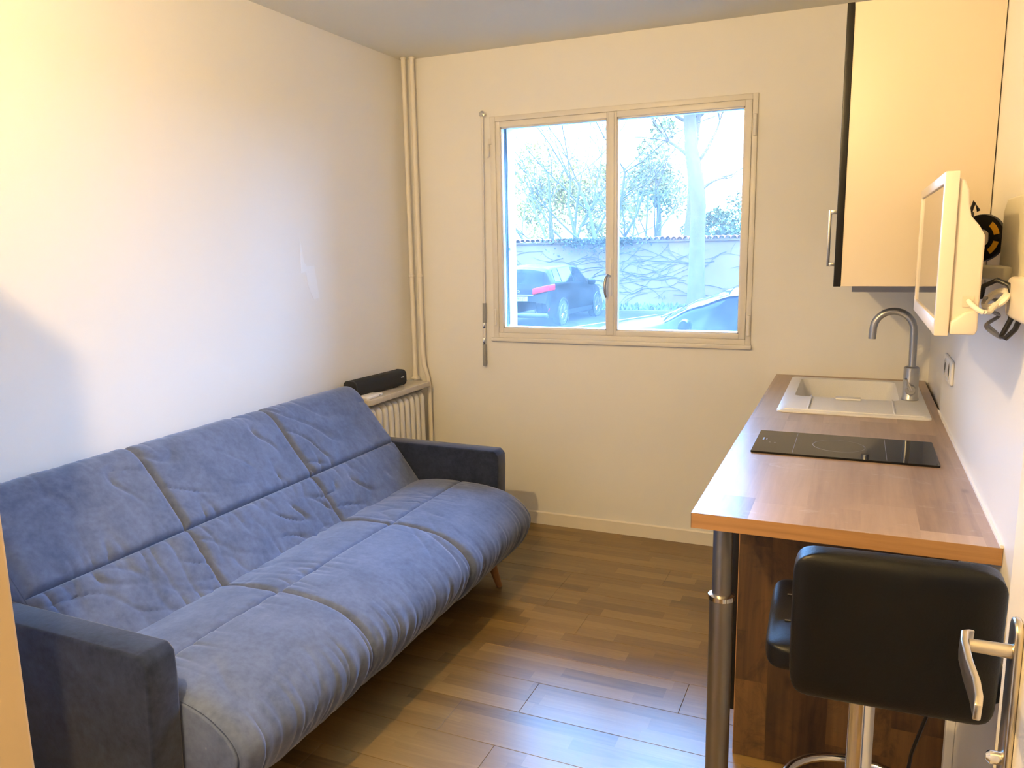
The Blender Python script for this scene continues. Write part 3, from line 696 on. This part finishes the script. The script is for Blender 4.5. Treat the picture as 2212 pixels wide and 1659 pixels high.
# cord and trunking at the wall under the worktop
tk = MB().prism(rrect(W-.022, W-.0005, -1.70, -1.668, .003, 2), 'z', .003, .86).build('cable_trunking', 'panel_white')
tag(tk, 'white vertical cable trunking on the right wall beside the base cabinet', 'trunking')
cc = MB().tube([(2.617, -2.10, .66), (2.60, -2.05, .58), (2.57, -1.98, .50), (2.535, -1.92, .40), (2.51, -1.88, .26), (2.50, -1.86, .12), (2.49, -1.86, .012), (2.45, -1.88, .006)], .0045, 8).build('power_cord', 'plastic_black', smooth=True)
tag(cc, 'black power cord hanging under the worktop behind the bar stool', 'cord')

# ================================================================== ENTRANCE DOOR (open against the right wall)
dr = empty('door_1', (2.54, -3.2, 0), kind='structure')
DX = 2.520
box('leaf', (DX, DX+.038, YF+.012, -2.795, .008, 2.040), 'door_paint', dr, bevel=.003)
ep = MB().prism(rrect(-2.902, -2.862, .842, 1.085, .018, 5), 'x', DX-.009, DX).build('lock_plate', 'satin_nickel', dr, bevel=.003)
MB().lathe([(.0085, 0), (.0075, -.046)], (DX-.006, -2.885, 1.045), 'x', 18).build('spindle', 'satin_nickel', ep, smooth=True)
lv = MB()
lvp = [(-.050, -2.878, 1.052, .010), (-.058, -2.885, 1.050, .013), (-.060, -2.905, 1.046, .014), (-.058, -2.935, 1.038, .014), (-.054, -2.965, 1.030, .015), (-.054, -2.990, 1.026, .014), (-.056, -3.002, 1.025, .009)]
vs = []
for ox, y, z, hh in lvp: vs += [(DX+ox-.004, y, z-hh), (DX+ox+.004, y, z-hh), (DX+ox+.005, y, z+hh), (DX+ox-.003, y, z+hh)]
k = len(lvp); fs = [(i*4+j, i*4+(j+1) % 4, (i+1)*4+(j+1) % 4, (i+1)*4+j) for i in range(k-1) for j in range(4)] + [(0, 1, 2, 3), (k*4-4, k*4-3, k*4-2, k*4-1)]
lv.add(vs, fs).build('lever', 'satin_nickel', ep, bevel=.002)
MB().lathe([(.008, 0), (.008, -.012), (.004, -.016)], (DX-.008, -2.882, .905), 'x', 14).build('thumb_turn', 'chrome', ep, smooth=True)

# ================================================================== LAMPS (behind the frame)
def lamp(x, y, bulbmat, label, r):
    o = empty('ceiling_lamp', (x, y, H-.2), label, 'lamp')
    MB().lathe([(.045, 0), (.045, -.02), (.018, -.03), (.018, -.07)], (x, y, H), n=24).build('lamp_holder', 'remote_white', o, smooth=True)
    m = MB(); m.lathe([(max(.002, r*math.sin(PI*i/16)), -r*math.cos(PI*i/16)) for i in range(17)], (x, y, H-.072-r), n=24).build('bulb', bulbmat, o, smooth=True)
lamp(1.27, -3.42, 'bulb', 'bare bulb on the ceiling beside the door, out of view', .026)
lamp(2.05, -4.55, 'bulb_hall', 'bare bulb on the hall ceiling behind the camera', .042)

# ================================================================== OUTSIDE
G = -.48
struct(box('ground_road', (-60, 50, .25, 19.0, G-.1, G), 'asphalt'))
struct(box('ground_verge', (-60, 50, 19.0, 60, G-.1, G+.04), 'verge_soil'))
struct(box('trim_kerb', (-60, 50, 18.85, 19.0, G-.05, G+.09), 'kerb_stone'))
rnd = random.Random(3)
# painted parking line
ln = MB().prism([(-4.6, 13.2), (-4.5, 13.2), (-2.9, 18.6), (-3.0, 18.6)], 'z', G+.001, G+.006).build('parking_line', 'plate_white')
tag(ln, 'worn white parking line on the asphalt beside the dark car', 'road marking')
gw = MB().box(-40, 30, 20.5, 20.85, G, 1.62).build('garden_wall', 'plaster_old')
tag(gw, 'long grey plastered garden wall across the street', 'wall')
box('coping', (-40, 30, 20.44, 20.91, 1.60, 1.66), 'plaster_old', gw)
# coping tiles
tm = MB()
P = arc(0, 0, .095, 0, PI, 6) + arc(0, 0, .080, PI, 0, 6)
t0 = MB().prism(P, 'y', 20.36, 20.80).xf(Matrix.Translation((-10.5, 0, 1.665))).build('roof_tile', 'roof_tile', gw)
for i in range(1, 62): dup(t0, (.178*i, rnd.uniform(-.01, .01), rnd.uniform(-.006, .008)), gw)
text('number_mark', '216', .17, 'number_black', Matrix.Translation((-3.22, 20.497, -.10)) @ Matrix.Rotation(PI/2, 4, 'X'), gw)
# leafless creeper on the wall
cr = MB()
def creep(p, ang, length, r, depth):
    q = [p]; a = ang
    for i in range(int(length/.16)):
        a += rnd.gauss(0, .22); a = max(-1.0, min(1.0, a)) if abs(ang) < 1.5 else a
        q.append((q[-1][0]+.16*math.cos(a), q[-1][1], q[-1][2]+.16*math.sin(a)*.75))
        if q[-1][2] > 1.45 or q[-1][2] < -.3: break
        if depth > 0 and rnd.random() < .16: creep(q[-1], a+rnd.choice((-.7, .7)), length*.45, r*.7, depth-1)
    if len(q) > 2: cr.tube(q, [r*(1-.6*i/len(q)) for i in range(len(q))], 4, cap=False)
for i in range(46):
    creep((rnd.uniform(-9.5, 0.5), 20.485, rnd.uniform(-.2, 1.4)), rnd.choice((0, 0, .2, -.2))+(PI if rnd.random() < .45 else 0), rnd.uniform(1.2, 3.2), rnd.uniform(.008, .015), 2)
cv = cr.build('creeper', 'twig'); tag(cv, 'bare creeper stems spread over the garden wall', 'creeper')
# ivy leaves hanging over the wall top and grass tufts: uncountable
def leaves(name, mat, n, fn, size, parent=None, upright=False):
    m = MB()
    for i in range(n):
        c = Vector(fn()); a = Vector((rnd.gauss(0, 1), rnd.gauss(0, 1), rnd.gauss(0, 1) if not upright else 3)).normalized()
        b = a.cross(Vector((rnd.gauss(0, 1), rnd.gauss(0, 1), rnd.gauss(0, 1)))).normalized(); s = size*rnd.uniform(.6, 1.3)
        m.add([c-a*s, c+b*s*.5, c+a*s, c-b*s*.5], [(0, 1, 2, 3)])
    return m.build(name, mat, parent, fix=False)
def ivy():
    x = rnd.gauss(-5.3, .75); return (x, 20.16+rnd.uniform(0, .11), 1.70-abs(rnd.gauss(0, .22))*(1 if rnd.random() < .5 else .3)+.05)
iv = leaves('ivy', 'ivy_leaf', 1100, ivy, .055); tag(iv, 'green ivy spilling over the middle of the garden wall', 'ivy', kind='stuff')
gr = leaves('grass', 'leaf_dark', 3500, lambda: (rnd.uniform(-9, 2), rnd.uniform(19.1, 20.45), G+.04+abs(rnd.gauss(0, .07))), .07, upright=True)
tag(gr, 'rough grass along the foot of the garden wall', 'grass', kind='stuff')

def branch(m, p, d, L, r, depth, spread, upb, minr=.004):
    n = 5; q = [p.copy()]; dd = d.copy()
    for i in range(n):
        dd = (dd + Vector((rnd.gauss(0, .12), rnd.gauss(0, .12), rnd.gauss(0, .10)+upb))).normalized()
        q.append(q[-1] + dd*L/n)
    rs = [r*(1-.55*i/n) for i in range(n+1)]
    m.tube(q, rs, 7 if r > .04 else 4, cap=False)
    if depth == 0 or r < minr: return
    for k in range(rnd.randint(3, 4)):
        i = rnd.randint(2, n); ax = Vector((rnd.gauss(0, 1), rnd.gauss(0, 1), rnd.gauss(0, .5)))
        nd = (dd + ax.normalized()*spread).normalized()
        branch(m, q[i], nd, L*rnd.uniform(.55, .8), rs[i]*.62, depth-1, spread, upb, minr)
def tree(name, label, cat, stems, depth, spread, upb, mat='bark', group=None):
    m = MB()
    for p, d, L, r in stems: branch(m, Vector(p), Vector(d).normalized(), L, r, depth, spread, upb)
    o = m.build(name, mat, smooth=True, fix=False); return tag(o, label, cat, group)
# big street tree with forked trunk in front of the wall
big = empty('street_tree', (-2.0, 19.6, G+.04), 'tall pale-trunked bare street tree in front of the garden wall', 'tree')
m = MB().tube([(-1.98, 19.6, G), (-2.0, 19.6, .4), (-2.0, 19.6, 1.6), (-1.98, 19.6, 2.6), (-2.08, 19.6, 3.4), (-2.22, 19.6, 4.2), (-2.30, 19.6, 5.2), (-2.30, 19.6, 7.5)], [.30, .235, .215, .215, .225, .19, .17, .13], 14)
m.build('trunk', 'bark', big, smooth=True)
m = MB()
for p, d, L, r in (((-1.85, 19.6, 3.1), (.75, .1, .42), .9, .055), ((-2.1, 19.6, 3.7), (.5, 0, .8), 1.4, .06), ((-2.3, 19.6, 4.0), (-.8, .2, .6), 1.9, .055), ((-2.3, 19.6, 4.9), (-.9, -.1, .5), 2.2, .055), ((-2.25, 19.6, 5.2), (.7, .2, .6), 2.0, .05), ((-2.3, 19.6, 6), (-.5, .2, .9), 2.2, .06)):
    branch(m, Vector(p), Vector(d).normalized(), L, r, 3, .8, .03)
m.build('branches', 'bark', big, smooth=True, fix=False)
tree('garden_tree', 'slim straight bare tree just behind the street tree trunk', 'tree', [((-2.95, 22.6, G), (0, 0, 1), 7.5, .17)], 3, .75, .05)
tree('garden_shrub_tree', 'dark many-stemmed bare shrub tree behind the wall at the mullion', 'tree', [((-6.1, 22.6, G), (.10, 0, 1), 4.2, .10), ((-6.2, 22.6, G), (-.22, 0, 1), 4.4, .09), ((-6.0, 22.5, G), (.42, 0, 1), 4.6, .09), ((-6.1, 22.7, G), (.65, .1, .9), 4.4, .07)], 4, .75, .03, 'twig')
tree('garden_bush', 'wide fan-shaped bare bush behind the wall above the dark car', 'tree', [((-7.6, 23.2, G), (dx, 0, 1), 4.6, .07) for dx in (-.45, -.22, -.05, .18, .40, .62)], 4, .8, .02, 'twig')
tree('garden_sapling', 'fine-branched bare sapling between the shrub tree and the slim trunk', 'tree', [((-4.6, 23.0, G), (dx, 0, 1), 4.0, .05) for dx in (-.3, .05, .35)], 4, .85, .02, 'twig')
def crown(name, label, mat, c, rad, n, size, group='leafy trees beyond the garden wall'):
    o = empty(name, (c[0], c[1], G), label, 'tree', group)
    lobes = [(Vector(c)+Vector((rnd.gauss(0, .45)*rad[0], rnd.gauss(0, .4)*rad[1], rnd.gauss(0, .45)*rad[2])), rnd.uniform(.25, .5)) for _ in range(14)]
    def f():
        l, s = rnd.choice(lobes); v = Vector((rnd.gauss(0, 1), rnd.gauss(0, 1), rnd.gauss(0, 1))).normalized()*rnd.random()**.33
        return l + Vector((v.x*rad[0]*s, v.y*rad[1]*s, v.z*rad[2]*s))
    leaves('foliage', mat, n, f, size, o)
    m = MB().tube([(c[0], c[1], G), (c[0]+.05, c[1], c[2]*.6), (c[0], c[1], c[2])], [.16, .10, .05], 8); m.build('trunk', 'bark', o, smooth=True)
    return o
crown('spring_tree', 'yellow-green leafing tree behind the bare bush, left in the window', 'leaf_spring', (-9.0, 26, 3.4), (2.2, 1.4, 1.9), 5200, .085)
crown('spring_tree', 'pale yellow-green tree behind the shrub tree at the mullion', 'leaf_spring', (-6.6, 27, 3.0), (1.8, 1.3, 1.6), 4200, .085)
crown('spring_tree', 'light green tree behind the fine sapling in the right pane', 'leaf_green', (-4.9, 27, 4.0), (1.6, 1.3, 1.5), 3600, .085)
crown('evergreen', 'bluish green evergreen right of the street tree beyond the wall', 'leaf_dark', (-2.3, 27.5, 1.9), (1.3, 1.0, 1.1), 3800, .080)
# far house with orange roof
hs = empty('house', (-6.3, 33, G), 'far house with a low orange roof seen over the garden wall', 'house')
box('wall', (-8.2, -4.6, 32, 36, G, 1.85), 'house_wall', hs)
MB().prism([(31.7, 1.82), (36.3, 1.82), (34, 2.75)], 'x', -8.5, -4.4).build('roof', 'house_roof', hs)

# ---- cars
def lerp_tab(tab, l):
    for (a, *A), (b, *B) in zip(tab, tab[1:]):
        if l <= b:
            t = (l-a)/(b-a) if b > a else 0; t = max(0, min(1, t)); t = t*t*(3-2*t)*.5+t*.5
            return [x+(y-x)*t for x, y in zip(A, B)]
    return list(tab[-1][1:])
def car(name, label, tab, width, M, paint, wheels, wr):
    """tab rows: l (front->rear), sill z, belt z, roof z, half-width factor, top factor"""
    o = empty(name, M @ Vector((tab[-1][0]/2, 0, 0)), label, 'car', 'parked cars')
    Lm = tab[-1][0]; hw = width/2
    def S(l, t, off=0.0):
        zs, zb, zr, wf, tf = lerp_tab(tab, l); wl = hw*wf; edge = max(zb+.002, zr-.07)
        if t < .5:
            q = t/.5; z = zs+(zb-zs)*q; wv = wl*(.93+.07*math.sin(PI*min(1, q*1.15)*.9))
        elif t < .82:
            q = (t-.5)/.32; z = zb+(edge-zb)*q; wv = wl*(.945+(tf-.945)*q)
        else:
            q = (t-.82)/.18; z = edge+(zr-edge)*math.sin(q*PI/2); wv = wl*tf*(1-q)
        return l, wv, z
    def P(l, t, s, off=0.0):
        e = 1e-3; a = Vector(S(l, t)); b = Vector(S(min(Lm, l+.01), t)); c = Vector(S(max(0, l-.01), t)); d = Vector(S(l, min(1, t+e))); f = Vector(S(l, max(0, t-e)))
        nr = (b-c).cross(d-f); nr = nr.normalized() if nr.length > 1e-12 else Vector((0, 0, 1))
        if nr.y < -.01 or nr.z < -.5: nr = -nr
        a = a + nr*off; return M @ Vector((a.x, a.y*s, a.z))
    ls = sorted(set([Lm*i/56 for i in range(57)] + [r[0] for r in tab])); ts = [i/24 for i in range(25)]
    body = MB()
    for s in (1, -1):
        n0 = len(body.v); k = len(ts)
        body.add([P(l, t, s) for l in ls for t in ts], [(i*k+j, (i+1)*k+j, (i+1)*k+j+1, i*k+j+1) for i in range(len(ls)-1) for j in range(k-1)])
    b = body.build('body', paint, o, smooth=True); b.data.materials[0] = MATS[paint]
    def patch(nm, mat, l0, l1, t0, t1, s, off=.006, nl=14, ntt=8, sk0=0, sk1=0):
        m = MB(); m.grid(lambda u, v: P(l0+sk0*v+(l1+sk1*v-l0-sk0*v)*u, t0+(t1-t0)*v, s, off), nl, ntt); return m.build(nm, mat, o, smooth=True)
    for c, sd in wheels:
        base = M @ Vector((c, sd*(hw-.09), wr)); ax = (M.to_3x3() @ Vector((0, sd, 0))).normalized()
        R = ax.to_track_quat('Z', 'Y').to_matrix().to_4x4(); MW = Matrix.Translation(base) @ R
        wl = MB().lathe([(wr*.62, -.10), (wr*.95, -.10), (wr, -.07), (wr, .07), (wr*.95, .10), (wr*.66, .10)], (0, 0, 0), n=28, cap=True).xf(MW).build('wheel', 'tyre', o, smooth=True)
        rm = MB().lathe([(wr*.60, .085), (wr*.66, .104), (wr*.69, .100)], (0, 0, 0), n=28, cap=False).lathe([(wr*.16, .080), (wr*.14, .098), (.01, .10)], (0, 0, 0), n=16)
        for i in range(5):
            a = 2*PI*i/5; ca, sa = math.cos(a), math.sin(a)
            for t in (-.20, .20):
                c2, s2 = math.cos(a+t), math.sin(a+t)
                rm.tube([(wr*.14*ca, wr*.14*sa, .092), (wr*.62*c2, wr*.62*s2, .098)], [.02, .016], 5)
        rm.xf(MW).build('rim', 'alloy', wl, smooth=True)
        MB().lathe([(wr*1.0, .112), (wr*1.16, .112), (wr*1.16, .090)], (0, 0, 0), n=28, cap=False).xf(MW).build('wheel_arch', 'plastic_black', o, smooth=True)
    return o, P, patch, M
# dark compact MPV, seen from its right rear
tabM = [(0, .30, .50, .55, .55, .60), (.08, .22, .66, .72, .74, .72), (.35, .20, .80, .90, .92, .80), (.95, .20, .93, 1.04, .99, .82), (1.15, .20, .96, 1.12, 1.0, .80), (1.95, .20, 1.00, 1.52, 1.0, .74), (2.5, .20, 1.02, 1.57, 1.0, .75), (3.4, .20, 1.05, 1.55, 1.0, .74), (3.90, .20, 1.08, 1.51, .98, .73), (4.08, .22, 1.06, 1.44, .965, .75), (4.24, .24, 1.00, 1.06, .95, .82), (4.31, .27, .86, .93, .93, .88), (4.36, .32, .60, .66, .90, .88)]
MR = Matrix.Translation((-5.36, 18.72, G)) @ Matrix.Rotation(math.radians(-91.5), 4, 'Z')
c1, P1, patch1, _ = car('parked_car', 'dark car parked facing the wall, red tail light lit up by daylight', tabM, 1.80, MR, 'paint_black', [(.85, 1), (.85, -1), (3.52, 1), (3.52, -1)], .325)
RS = 1 if (MR @ Vector((0, 1, 0))).x > (MR @ Vector((0, -1, 0))).x else -1     # the side that shows to the right
for s in (1, -1):
    patch1('side_window', 'car_glass', 1.52, 2.52, .53, .79, s, sk0=.35); patch1('side_window', 'car_glass', 2.58, 3.42, .53, .79, s); patch1('quarter_window', 'car_glass', 3.48, 3.86, .54, .78, s, sk1=-.12)
    patch1('rear_window', 'car_glass', 4.09, 4.228, .835, 1.0, s); patch1('windscreen', 'car_glass', 1.22, 1.90, .85, 1.0, s)
    MB().prism([(4.372, s*.40), (4.362, s*.66), (4.31, s*.83), (4.03, s*.895), (4.03, s*.82), (4.26, s*.42)], 'z', .800, .955).xf(MR @ Matrix.Translation((0, 0, .07)) @ Matrix.Rotation(-s*math.radians(0), 4, 'X') @ Matrix(((1, 0, 0, 0), (0, 1, 0, 0), (0, s*.22, 1, -.22*.66), (0, 0, 0, 1)))).build('tail_light', 'taillight', c1, bevel=.02)
    patch1('sill_trim', 'plastic_black', .95, 3.10, .02, .10, s)
    patch1('reflector', 'taillight', 4.30, 4.345, .14, .19, s, off=.010)
    mm = MB().lathe([(.02, -.11), (.09, -.08), (.10, 0), (.09, .08), (.02, .11)], (0, 0, 0), 'y', 14).xf(MR @ Matrix.Translation((1.62, s*1.0, 1.02)) @ Matrix.Scale(.6, 4, (1, 0, 0)) @ Matrix.Scale(.85, 4, (0, 0, 1))); mm.build('mirror', 'paint_black', c1, smooth=True)
MB().box(4.352, 4.372, -.27, .27, .655, .765).xf(MR).build('number_plate', 'plate_white', c1)
text('plate_number', '93 JT', .105, 'number_black', MR @ Matrix.Translation((4.3735, RS*.10, .71)) @ Matrix.Rotation(PI/2, 4, 'Z') @ Matrix.Rotation(PI/2, 4, 'X'), c1, .0005)
MB().box(4.33, 4.352, -.42, .42, .785, .815).xf(MR).build('chrome_strip', 'alloy', c1, bevel=.004)
MB().lathe([(.042, 0), (.050, .004), (.042, .010)], (0, 0, 0), 'x', 22, cap=False).tube([(0.004, 0, 0), (.004, 0, .042)], .006, 6).tube([(0.004, 0, 0), (.004, .037, -.021)], .006, 6).tube([(0.004, 0, 0), (.004, -.037, -.021)], .006, 6).xf(MR @ Matrix.Translation((4.318, 0, .875))).build('emblem', 'alloy', c1, smooth=True)
MB().box(4.20, 4.375, -.80, .80, .24, .36).xf(MR).build('bumper', 'plastic_black', c1, bevel=.03)
# blue car right outside, side on
tabB = [(0, .30, .60, .66, .60, .62), (.08, .22, .74, .84, .80, .72), (.28, .20, .85, .96, .93, .80), (.70, .20, .93, 1.045, .98, .82), (1.05, .20, .97, 1.10, 1.0, .80), (1.15, .20, .975, 1.13, 1.0, .79), (1.55, .20, .985, 1.325, 1.0, .755), (1.95, .20, .99, 1.455, 1.0, .74), (2.45, .20, 1.0, 1.52, 1.0, .745), (3.2, .20, 1.02, 1.50, 1.0, .74), (3.65, .20, 1.03, 1.40, .98, .74), (3.95, .22, 1.0, 1.08, .95, .80), (4.08, .28, .80, .86, .92, .84), (4.14, .34, .58, .62, .90, .84)]
MBl = Matrix.Translation((-.98, 6.02, G)) @ Matrix.Rotation(math.radians(2), 4, 'Z')
c2, P2, patch2, _ = car('parked_car', 'blue car parked side on right outside the window', tabB, 1.74, MBl, 'paint_blue', [(.80, 1), (.80, -1), (3.35, 1), (3.35, -1)], .31)
for s in (1, -1):
    patch2('side_window', 'car_glass', 1.30, 2.38, .515, .80, s, sk0=.62); patch2('side_window', 'car_glass', 2.45, 3.25, .515, .80, s); patch2('windscreen', 'car_glass', 1.17, 1.93, .85, 1.0, s)
    patch2('roof_rail', 'alloy', 1.20, 3.3, .822, .838, s, off=.010)
    patch2('window_trim', 'plastic_black', 1.28, 3.4, .498, .512, s, off=.008)
    patch2('head_lamp', 'alloy', .06, .42, .40, .49, s, off=.008)
    MB().lathe([(.03, -.11), (.085, -.09), (.10, 0), (.09, .09), (.04, .115)], (0, 0, 0), 'y', 16).xf(MBl @ Matrix.Translation((1.50, s*.99, 1.06)) @ Matrix.Scale(.75, 4, (1, 0, 0))).build('mirror', 'paint_blue', c2, smooth=True)
MB().tube([MBl @ Vector((1.13, -.45, 1.13)), MBl @ Vector((1.22, -.1, 1.165)), MBl @ Vector((1.24, .35, 1.175))], .012, 6).build('wiper', 'plastic_black', c2)
